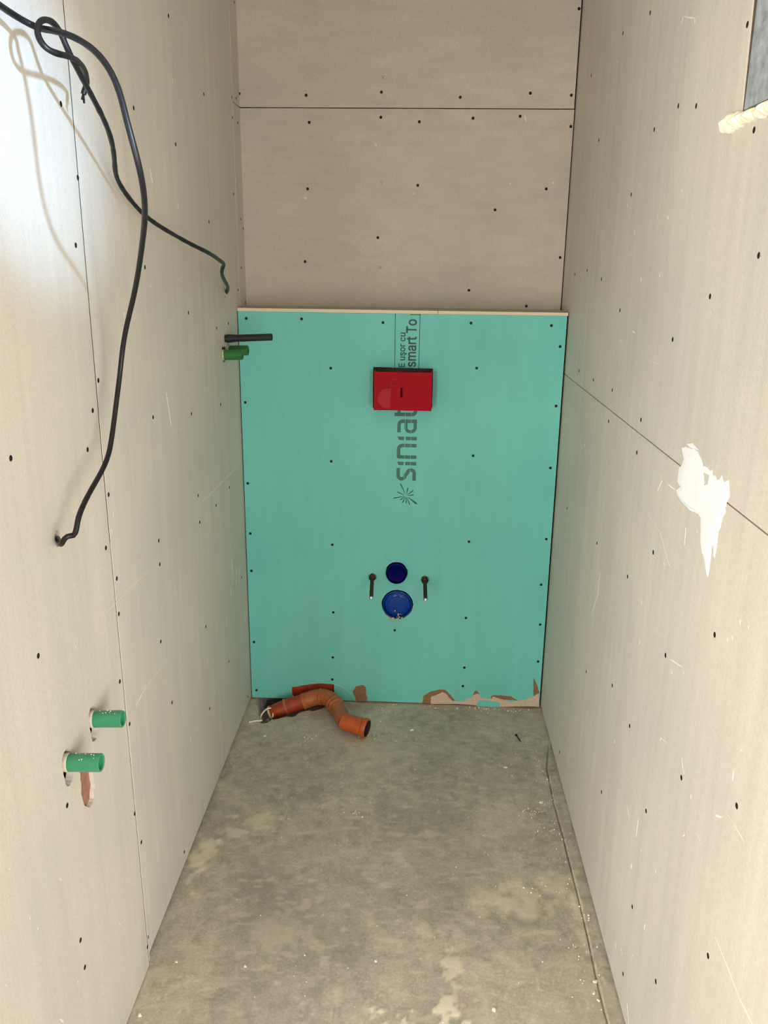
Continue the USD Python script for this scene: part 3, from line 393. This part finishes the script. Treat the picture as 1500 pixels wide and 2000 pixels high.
# the rest of the place behind the camera, with two windows added for the daylight
c_ = thing('ceiling', 'plain board ceiling', kind='structure'); obj('board', tm(bx(-2.2, 4.2, -3.72, .36, TOP, TOP + .05)), M_ceil, c_)
def pane_hole(w): return bx(w[0], w[1], -5, -3, w[2], w[3])
tag(obj('wall_front', tm(bx(-2.2, 4.2, -3.72, -3.60, -.05, TOP) - pane_hole(WIN_L) - pane_hole(WIN_R)), M_paint), 'wall with two added windows behind the camera', kind='structure')
tag(obj('wall_outer_left', tm(bx(-2.3, -2.2, -3.72, -2.1, -.05, TOP) + bx(-2.3, -.2, -2.1, -2.0, -.05, TOP)), M_paint), 'outer room wall on the left', kind='structure')
tag(obj('wall_outer_right', tm(bx(4.2, 4.3, -3.72, -2.0, -.05, TOP) + bx(W + .22, 4.3, -2.1, -2.0, -.05, TOP)), M_paint), 'outer room wall on the right', kind='structure')
for n, w_n in enumerate((WIN_L, WIN_R)):
    wn = thing(f'window_{n + 1}', 'added white window frame behind the camera', kind='structure')
    fr = bx(w_n[0], w_n[1], -3.70, -3.64, w_n[2], w_n[3]) - bx(w_n[0] + .06, w_n[1] - .06, -5, -3, w_n[2] + .06, w_n[3] - .06)
    obj('window_frame', tm(fr), M_bright, wn)

# ---------------------------------------------------------------- turquoise boxing for the cistern
bxg = thing('cistern_boxing', 'turquoise moisture-resistant board boxing across the back wall', 'boxing')
bottom = [(0.0035, .0005), (.0035, H), (W - .0065, H), (W - .0065, .001)]
XC = dict(cap=(.5175, .5015, .0375), drain=(.5220, .3825, .0545))
fb = bx(.0035, W - .0065, 0, .0125, .006, H - .0004)
def cut_y(poly): return man(prism(poly, 1, -.03, .05))
fb -= cut_y(ragged([(.432, 1.064), (.432, 1.197), (.6225, 1.195), (.6225, 1.066)], .0008, 21))
co = list(CUTOUT); fb -= cut_y(ragged([(co[0][0], -.05)] + co + [(co[-1][0], -.05)], .0012, 22))
for k, (x, z, r) in XC.items():
    fb -= cut_y(ragged([(x + r * math.cos(t), z + r * math.sin(t)) for t in np.linspace(0, 6.283, 48, endpoint=False)], .0008 if k == 'cap' else .0012, 23))
for x, z in ((.4345, .481), (.615, .477)):
    fb -= cut_y(ragged([(x + .0125 * math.cos(t), z + .0145 * math.sin(t)) for t in np.linspace(0, 6.283, 14, endpoint=False)], .003, 24 + int(x * 100)))
face = obj('front_board', tm(fb), M_teal, bxg)
obj('top_board', tm(bx(.002, .632, -.0002, LB - .001, H, H + .0098)), M_tealtop, bxg, label='ledge board with pale cut edge')
obj('top_board', tm(bx(.6335, W - .004, -.0004, LB - .001, H, H + .0096)), M_tealtop, bxg, label='ledge board with pale cut edge')
screws(SCREWS_TEAL, 1, -.0001, (0, -1, 0), face)
for nme, polys, mt, th, lb in (('torn_kraft_paper', [KRAFT_1, KRAFT_2, KRAFT_3, KRAFT_4, KRAFT_5], M_kraft, .0006, 'brown paper bared where the face is torn'), ('exposed_gypsum', [GYPSUM_1, GYPSUM_2], M_gyp, .0011, 'crumbled pinkish gypsum bared at the bottom edge'), ('paper_flap', [FLAP], M_teal, .0017, None)):
    for i, pts in enumerate(polys): obj(nme, prism(ragged(pts, .0012, 40 + i), 1, -th, .0), mt, face, label=lb)
obj('paper_cut', tube(spline([(x, -.0003, z) for x, z in SCRATCH_ARC], .004), .0011, 6, wob=.6), M_mud, face, label='pale cut line in the paper face')
# print on the board, reading upwards: (u along +z, v letter height towards -x)
def stroke(pts, w): return sg.LineString(pts).buffer(w / 2, cap_style='flat', join_style='round')
def arc(cx, cy, rx, ry, a0, a1, n=20): return [(cx + rx * math.cos(math.radians(a0 + (a1 - a0) * i / n)), cy + ry * math.sin(math.radians(a0 + (a1 - a0) * i / n))) for i in range(n + 1)]
XH = .064; w_ = .0115
def letter(ch, L):
    h = XH; r = w_ / 2
    if ch == 's':
        return stroke([(L, h - r)] + [(L * .42, h - r)] + arc(L * .40, h * .735, L * .40 - r, h * .265 - r, 90, 270)[1:] + arc(L * .60, h * .265, L * .40 - r, h * .265 - r, 90, -90)[0:] + [(0, r)], w_)
    if ch == 'i':
        return sg.box(0, 0, L, h * .56).union(sg.Polygon([(0, h * .64), (L, h * .64), (L, h * .98), (0, h * .90)]))
    if ch == 'n':
        return stroke([(r, 0), (r, h - r), (L * .5, h - r)] + arc(L - r - .012, h - r - .014, .012, .014, 90, 0)[1:] + [(L - r, 0)], w_)
    if ch == 'a':
        return stroke([(L * .08, h - r), (L * .55, h - r)] + arc(L - r - .012, h - r - .013, .012, .013, 90, 0)[1:] + [(L - r, 0)], w_).union(
            stroke([(L - r, h * .56), (L * .45, h * .56)] + arc(L * .42, h * .28 + r * .5, L * .42 - r, h * .28 - r * .5, 90, 270)[1:] + [(L - r, r)], w_ * .9))
    if ch == 't':
        return stroke([(r, h * 1.14), (r, .016)] + arc(r + .012, r + .012, .012, .012, 180, 270)[1:] + [(L, r)], w_).union(sg.box(0, h - w_ * .9, L, h))
word = [('s', .826, .868), ('i', .878, .8895), ('n', .900, .950), ('i', .962, .9735), ('a', .984, .0303 + 1.0), ('t', 1.0405, 1.075)]
def flat(poly, x_base, name, mt, th=.00035, label=None):
    g = affinity.affine_transform(poly, [0, -1, 1, 0, x_base, 0])    # (u, v) -> (x, z) = (x_base - v, u)
    parts = [prism(q, 1, -th, 0) for q in getattr(g, 'geoms', [g]) if q.area > 1e-7]
    return obj(name, cat(parts), mt, face, label=label)
for ch, a, b in word:
    g = affinity.translate(letter(ch, b - a), a, 0)
    for k in (.30, .60): g = g.difference(sg.box(0, XH * k - .0007, 2, XH * k + .0007))
    flat(g, .5757, 'printed_letter', M_ink)
def small_text(text, u0, u1, x_base, cap, mt):
    t = meshkit.text_mesh(text, cap, depth=.0003, bold=True); v = t.vertices.copy()
    v[:, 0] = u0 + (v[:, 0] - v[:, 0].min()) * (u1 - u0) / np.ptp(v[:, 0])
    t.vertices = np.c_[x_base - v[:, 1], -v[:, 2], v[:, 0]]
    return obj('printed_text', t, mt, face)
small_text('smart To', 1.199, 1.3475, .5665, .031, M_ink2)
small_text('E uşor cu', 1.1975, 1.306, .5325, .0195, M_ink2)
frame_ = [sg.box(.0, .5003, .0, .5003)]
for x in (.5003, .5772):
    obj('printed_line', tm(bx(x - .001, x + .001, -.0003, 0, 1.19, H - .0006)), M_ink2, face)
obj('printed_line', tm(bx(.547, .5775, -.0003, 0, H - .0042, H - .0022)), M_ink2, face)
cx, cz = STAR[0]
for i, (x, z) in enumerate(STAR[1:]):
    d = np.array([x - cx, z - cz]); L = np.linalg.norm(d); d /= L; n_ = np.array([-d[1], d[0]]); c0 = np.array([cx, cz])
    wd = .0032 if i == 4 else .0019
    obj('star_ray', prism([c0 + d * L * .16 - n_ * .0006, c0 + d * L * .82 - n_ * wd, c0 + d * L, c0 + d * L * .82 + n_ * wd, c0 + d * L * .16 + n_ * .0006], 1, -.00035, 0), M_ink2, face)

# ---------------------------------------------------------------- red flush plate cover
rb = thing('flush_plate_cover', 'red plastic cover box standing out of the upper turquoise board', 'cover box')
x0, x1, z0, z1, yf = .4385, .6195, 1.0705, 1.1905, -.068
outer = bx(x0, x1, yf, .04, z0, z1)
shell = outer - bx(x0 + .003, x1 - .003, yf + .0035, .06, z0 + .003, z1 + .02)
obj('shell', tm(shell), M_red, rb)
obj('inside_shade', tm(bx(x0 + .0032, x1 - .0032, yf + .0037, .038, z1 - .026, z1 - .012)), M_redd, rb, label='dark block painting the shade inside the open top')
obj('slot', tm(bx(.5215, .5285, yf - .0006, yf + .002, 1.112, 1.142)), M_redd, rb)  # dark slab paints the shade of a recessed slot
disc = sg.Point(.482, 1.1086).buffer(.0315, 48)
disc = disc.intersection(sg.box(.44, 1.07, .4905, 1.2)); obj('relief_disc', prism(disc, 1, yf - .0028, yf), M_red2, rb)
obj('relief_ring', prism(sg.Point(.5034, 1.158).buffer(.0125, 32).difference(sg.Point(.5034, 1.158).buffer(.0100, 32)), 1, yf - .0024, yf), M_red2, rb)
obj('relief_bar', tm(bx(.4905, .4925, yf - .0024, yf, 1.108, 1.158)), M_red2, rb)
for xx in (.574, .594): obj('relief_mark', prism(sg.Point(xx, 1.131).buffer(.0065, 20).difference(sg.Point(xx, 1.131).buffer(.005, 20)), 1, yf - .0014, yf), M_red2, rb)

# ---------------------------------------------------------------- blue plugs
x, z, r = XC['cap']; r -= .003
cp = thing('pipe_plug', 'small dark navy plug above the larger blue plug', 'pipe plug', 'blue plugs in the turquoise board')
obj('sleeve', lathe([(r, -.03), (r, .019), (r - .0015, .0205), (r - .003, .019), (r - .003, -.03)], (x, 0, z), (0, -1, 0), 48), M_navy, cp, smooth=40)
obj('cap', lathe([(r - .003, .006), (r - .006, .0045), (0, .0045)], (x, 0, z), (0, -1, 0), 48), M_navy, cp, smooth=40)
x, z, r = XC['drain']; r -= .0036; z -= .0026
cp = thing('pipe_plug', 'large glossy blue plug below the small navy plug', 'pipe plug', 'blue plugs in the turquoise board')
obj('sleeve', lathe([(r, -.04), (r, -.004), (r - .0025, -.003), (r - .004, -.005), (r - .004, -.04)], (x, 0, z), (0, -1, 0), 48), M_blue, cp, smooth=40)
obj('cap', lathe([(r - .004, -.014), (r - .008, -.009), (r * .62, -.0055), (r * .6, -.0035), (r * .3, -.0025), (0, -.0025)], (x, 0, z), (0, -1, 0), 48), M_blue, cp, smooth=40)
rng = np.random.default_rng(5); bits = []
for i in range(26):
    s = trimesh.creation.icosphere(1, 1.0); s.apply_scale(rng.uniform(.0015, .004)); s.vertices *= rng.uniform(.5, 1.2, 3)
    if i < 14: p = (x - .012 + rng.normal(0, .011), -.004 * rng.uniform(.3, 1), z - r + .002 + rng.normal(0, .0035))
    else: p = (x + .004 + rng.normal(0, .007), -.003, z - r + .016 + rng.normal(0, .008))
    s.apply_translation(p); bits.append(s)
tag(obj('plaster_crumbs', cat(bits), M_gyp, cp), 'plaster crumbs stuck at the rim', kind='stuff')

# ---------------------------------------------------------------- mounting rods
def rod_thing(base, tip, label):
    t = thing('threaded_rod', label, 'threaded rod', 'mounting rods for the toilet pan')
    b, e = np.array(base), np.array(tip); d = e - b; L = np.linalg.norm(d)
    prof = [(0, -.02)]; s = -.02
    while s < L - .002: prof += [(.0052, s), (.0062, s + .0011)]; s += .0022
    prof += [(.0048, L - .0015), (0, L - .0015)]
    obj('rod', lathe(prof, b, d, 16), M_steel, t, smooth=30)
    obj('rod_glint', lathe([(.0042, L - .002), (.0040, L + .0008), (0, L + .0008)], b, d, 16), M_bright, t)  # near-white disc paints a glint on the dark rod tip
    obj('sleeve', lathe([(.0115, -.02), (.0115, .006), (.0085, .008), (.0085, -.02)], b, d, 20), M_steel, t, smooth=30)
    obj('nut', lathe([(.0085, .002), (.0085, .010), (.006, .011)], b, d, 6), M_steel, t)
    rr = np.random.default_rng(int(base[0] * 1000)); bb = []
    for i in range(12):
        a = rr.uniform(0, 6.28); s = trimesh.creation.icosphere(1, rr.uniform(.0015, .0035)); s.apply_translation(b + [.0125 * math.cos(a), -.001, .0135 * math.sin(a)]); bb.append(s)
    tag(obj('torn_edge', cat(bb), M_kraft, t), 'torn brown paper round the hole', kind='stuff')
rod_thing((.4345, 0, .4815), (.441, -.170, .4755), 'left threaded rod beside the blue plugs')
rod_thing((.6150, 0, .4775), (.6165, -.170, .4745), 'right threaded rod beside the blue plugs')

# ---------------------------------------------------------------- pipe stubs in the left wall
def dust(center, axis_r, n, spread, seed, mt=M_mud):
    r_ = np.random.default_rng(seed); out = []
    for i in range(n):
        a = r_.uniform(0, 6.28); s = trimesh.creation.icosphere(1, r_.uniform(.001, .0028)); rr = axis_r + r_.normal(0, spread)
        s.apply_translation((center[0] + r_.uniform(-.002, .001), center[1] + rr * math.cos(a), center[2] + rr * math.sin(a))); out.append(s)
    return cat(out)
def stub(base, tip, r, label, mt, crumbs=0, seed=0):
    t = thing('pipe_stub', label, 'pipe stub', 'green pipe stubs')
    obj('pipe', pipe_open(base, tip, r, .0042), mt, t, smooth=40)
    b, e = np.array(base), np.array(tip); d = (e - b) / np.linalg.norm(e - b); L = np.linalg.norm(e - b)
    obj('collar', lathe([(r * 1.0, .029), (r * 1.04, .033), (r * 1.04, .0365), (r * 1.0, .0385)], b, d, 32), M_mud, t, smooth=40, label='chalky ring of plaster at the wall')
    if crumbs:
        bb = dust(np.array([L * .5, 0, 0]), 0, 0, 0, seed) if 0 else []
        rr = np.random.default_rng(seed)
        for i in range(crumbs):
            s = trimesh.creation.icosphere(1, rr.uniform(.0007, .0016)); a = rr.normal(1.3, .5); u = rr.uniform(.45, 1)
            s.apply_translation(b + (e - b) * u + [0, -r * math.cos(a) * .99, r * math.sin(a) * .99]); bb.append(s)
        tag(obj('plaster_specks', cat(bb), M_chip, t), 'white plaster specks', kind='stuff')
    return t
ln = float(lean(.71))
stub((ln - .036, PA[0], PA[1]), (.0575, PA[0], .7155), .0155, 'green pipe stub on the near left wall, upper one of the low pair', M_green, 8, 1)
stub((ln - .036, PB[0], PB[1]), (.0605, PB[0], .7015), .0155, 'green pipe stub on the near left wall, lower one, above the routed slot', M_green, 9, 2)
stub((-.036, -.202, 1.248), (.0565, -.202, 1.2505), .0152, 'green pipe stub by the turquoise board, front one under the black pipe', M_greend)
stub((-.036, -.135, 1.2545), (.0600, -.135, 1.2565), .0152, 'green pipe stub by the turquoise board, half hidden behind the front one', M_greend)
bp = thing('black_pipe', 'black plastic pipe sticking out of the left wall in front of the turquoise board', 'pipe')
obj('pipe', pipe_open((-.03, -.173, 1.2925), (.1405, -.173, 1.3005), .0105, .0022), M_conduit, bp, smooth=40)
obj('flared_end', lathe([(.0130, .018), (.0118, .034), (.0106, .048)], (-.012, -.173, 1.2933), (1, 0, .047), 28), M_conduit, bp, smooth=40)

# ---------------------------------------------------------------- cables
RC = .0044
ck = thing('electric_cable', 'long black cable drooping from the top left to a hole in the near board', 'cable', 'black cables on the left wall')
obj('sheath', tube(spline(CABLE_LONG, .005, 1), RC, 14, wob=.06), M_black, ck, smooth=50)
ck = thing('electric_cable', 'black cable knotted round the long one, running to the hole above the turquoise board', 'cable', 'black cables on the left wall')
kp = spline(CABLE_KNOT, .005, 1)
obj('sheath', tube(kp, np.interp(np.linspace(0, 1, len(kp)), [0, .1, .45, 1], [.0052, .0048, .0044, .0042]), 14, wob=.22, seed=4), M_black, ck, smooth=50)
for k in range(2):
    e = kp[-1]; obj('wire_end', tube([e, e + [.001 * (k - 1), .003 * (k - 1), -.005], e + [.001 * (k - 1), .005 * (k - 1), -.008 - .005 * k]], .0017, 8), M_black, ck)

# ---------------------------------------------------------------- orange drain
dr = thing('drain_pipe', 'orange plastic drain pipe coming out under the turquoise board', 'drain pipe')
obj('tee_branch', lathe([(.056, -.10), (.056, .085), (.052, .09), (0, .09)], (.245, .072, .045), (1, 0, .12), 40), M_rust, dr, smooth=40, label='red brown tee behind the cutout')
A = [(.083, -.061, -.021), (.105, -.060, -.010), (.150, -.052, .008), (.205, -.045, .024)]
obj('pipe_section', tube(spline(A, .006), .0265, 28), M_orange3, dr, smooth=50)
Bp = [(.195, -.046, .022), (.225, -.040, .032), (.252, -.038, .038), (.280, -.050, .042), (.300, -.070, .042), (.316, -.096, .039)]
obj('elbow', tube(spline(Bp, .005), .0282, 32), M_orange2, dr, smooth=50)
Cp = [(.312, -.090, .040), (.327, -.122, .038), (.340, -.156, .039), (.350, -.188, .0395), (.357, -.200, .0395)]
obj('pipe_section', tube(spline(Cp, .006), .0255, 28), M_orange2, dr, smooth=50)
D0, D1 = np.array([.3470, -.1985, .0405]), np.array([.4350, -.2300, .0330]); dd = (D1 - D0) / np.linalg.norm(D1 - D0); DL = np.linalg.norm(D1 - D0)
obj('socket', lathe([(.024, 0), (.0285, .004), (.0285, DL - .018), (.0325, DL - .014), (.0325, DL - .004), (.0305, DL), (.0275, DL)], D0, dd, 40), M_orange, dr, smooth=40)
obj('socket_inside', lathe([(.0275, DL), (.0270, DL - .004), (.0265, DL * .2), (0, DL * .2)], D0, dd, 40), M_mouthshade, dr, smooth=40, label='inside of the open mouth with its shade painted dark')
def ring(p, d, R, w=.006): return lathe([(R - .004, -w), (R, -w * .6), (R + .0016, 0), (R, w * .6), (R - .004, w)], p, d, 36)
for p, d, R in (((.135, -.055, .004), (1, .17, .36), .0278), ((.198, -.046, .0225), (1, .15, .3), .0285), ((.256, -.039, .039), (1, -.1, .1), .0290), ((.309, -.084, .041), (.55, -.82, -.08), .0288), ((.318, -.100, .039), (.5, -.85, -.06), .0280)):
    obj('collar', ring(p, d, R), M_orange2, dr, smooth=50)
obj('pipe_mouth', lathe([(.0245, -.004), (.0272, -.003), (.0278, .001), (.0272, .004)], (.0835, -.061, -.0207), (1, .05, .5), 30), M_mud, dr, smooth=40, label='pale dusty rim at the buried end')
ck_ = np.random.default_rng(8); bb = []
for i in range(26):
    s = trimesh.creation.icosphere(1, 1.0); s.vertices *= ck_.uniform(.5, 1.3, 3); s.apply_scale(ck_.uniform(.004, .011)); s.apply_translation((ck_.uniform(.03, .10), ck_.uniform(-.14, -.02), -.075 + ck_.uniform(0, .03))); bb.append(s)
tag(obj('rubble', cat(bb), M_mud), 'pale rubble lying in the broken out trench left of the drain', 'rubble', kind='stuff')
def strip_thing(pts, label):
    p = spline(pts, .004); t = tube(p, .0028, 6); return tag(obj('plastic_strip', t, M_chip), label, 'plastic strip')
strip_thing([(.025, -.165, fz(.025, -.165) + .003), (.05, -.160, .006), (.068, -.150, .003)], 'white plastic strip lying flat at the left end of the trench')
strip_thing([(.052, -.105, -.02), (.066, -.085, .004), (.083, -.072, .006), (.094, -.098, -.015)], 'bent white plastic strip sticking out of the trench')

# ---------------------------------------------------------------- duct, foam, bits
du = thing('metal_duct', 'galvanised sheet metal duct in the opening at the top of the right wall', 'duct')
obj('duct_wall', tm(bx(W + .0018, W + .26, -1.716, -1.3415, 1.735, 2.19)), M_galv, du)
obj('gap_shade', prism([(-1.3355, 1.734), (-1.3265, 1.90), (-1.311, 2.185), (-1.345, 2.185), (-1.345, 1.734)], 0, W + .0024, W + .03), M_gapshade, du, label='dark strip painting the shade of the gap beside the sheet metal')  # dark strip put in for the shade of the gap
fp = ragged(FOAM_POLY, .0030, 51).buffer(.0018); fm = tm(man(prism(fp, 0, 0.0, .008)).refine_to_length(.0022)); fm = trimesh.Trimesh(fm.vertices, fm.faces)
ed = np.array([fp.exterior.distance(sg.Point(v[1], v[2])) for v in fm.vertices]); q_ = np.c_[fm.vertices[:, 1:] * 95, np.zeros(len(fm.vertices))]
hgt = np.sqrt(np.clip(ed / .010, .02, 1)) * (.35 + 1.3 * meshkit.fbm(q_ * .9, 3, 8))
fm.vertices[:, 0] = W + .001 - (fm.vertices[:, 0] * hgt * 1.7 + .004 * (fm.vertices[:, 0] > .004)); fm.faces = fm.faces[:, ::-1]
fm.vertices[:, 1:] += .0022 * np.stack([meshkit.noise(q_ * 1.3, s_) - .5 for s_ in (1, 2)], 1)
tag(obj('foam_bead', fm, M_foam, smooth=60), 'lumpy cream foam bead along the lower edge of the duct opening', 'foam')

# plaster chips on the floor
CH = [('largest plaster chip on the floor, by the right-hand screed strip', .0085), ('plaster chip by the right-hand strip near the front, farthest of three', .0075), ('plaster chip by the right-hand strip near the front, middle of three', .0075), ('plaster chip by the right-hand strip near the front, nearest of three', .006),
      ('plaster chip on the front left of the floor', .0065), ('plaster chip by the left wall at the front edge of the picture', .008), ('plaster chip to the right of the orange drain mouth', .0085), ('narrow pointed plaster chip in front of the orange drain mouth', .0075), ('plaster chip on the right half of the floor below the lost screw', .008),
      ('plaster sliver in the middle of the floor', .0075), ('plaster chip on the front right floor by the pale patch', .007), ('plaster chip at the front centre of the floor', .0065), ('small plaster chip by the near left board corner', .005), ('small plaster chip below the left end of the trench', .006), ('small plaster chip in the back centre of the floor', .005), ('small plaster chip left of the lost screw', .004)]
for i, ((x, y), (lb, s)) in enumerate(zip(CHIPS, CH)):
    r_ = np.random.default_rng(100 + i); pts = r_.normal(0, 1, (11, 3)); pts /= np.linalg.norm(pts, axis=1)[:, None]; pts *= r_.uniform(.6, 1, (11, 1)) * s * [1, 1, .45]
    if i in (7, 9): pts[:, 0] *= .4; pts[:, 1] *= 1.6
    hull = trimesh.convex.convex_hull(pts); hull.apply_translation((x, y, fz(x, y) - hull.bounds[0][2] - .0006))
    tag(obj('plaster_chip', hull, M_chip), lb, 'plaster chip', 'plaster chips on the floor')
cr = []; rng = np.random.default_rng(77)
for cx, cy in CRUMBCL:
    for i in range(9): cr.append((cx + rng.normal(0, .018), cy + rng.normal(0, .018), rng.uniform(.0008, .0026)))
for i in range(45): cr.append((rng.uniform(.62, 1.0), -.012 - abs(rng.normal(0, .012)), rng.uniform(.001, .0034)))
for i in range(190): cr.append((rng.uniform(.03, 1.0), rng.uniform(-1.42, -.02), rng.uniform(.0006, .0018)))
for i in range(70):
    y = rng.uniform(-1.35, -.25); cr.append((.985 + rng.normal(0, .018), y, rng.uniform(.0007, .0022)))
cm = []
for x, y, s in cr:
    if not (.01 < x < 1.03) or (x < .33 and y > -.17): continue
    t = trimesh.creation.icosphere(0, s); t.vertices *= rng.uniform(.6, 1.3, 3); t.apply_translation((x, y, fz(x, y) + s * .45)); cm.append(t)
tag(obj('plaster_crumbs', cat(cm), M_chip), 'fine white plaster crumbs scattered over the cement floor', 'crumbs', kind='stuff')
(ax, ay), (bx_, by_) = FLOORSCREW
ls = thing('drywall_screw', 'loose black drywall screw lying on the floor at the back right', 'screw'); z_ = fz(ax, ay) + .0032
a, b = np.array([ax, ay, z_ + .001]), np.array([bx_, by_, z_ - .0015]); L = np.linalg.norm(b - a); pr = [(0, 0), (.0042, .0), (.0042, .0008), (.0018, .004)]; s = .005
while s < L - .005: pr += [(.0013, s), (.0021, s + .0009)]; s += .0018
obj('shank', lathe(pr[3:] + [(.0012, L - .004), (0, L)], a, b - a, 10), M_screw, ls, smooth=30); obj('head', lathe(pr[:4], a, b - a, 14), M_screw, ls, smooth=30)
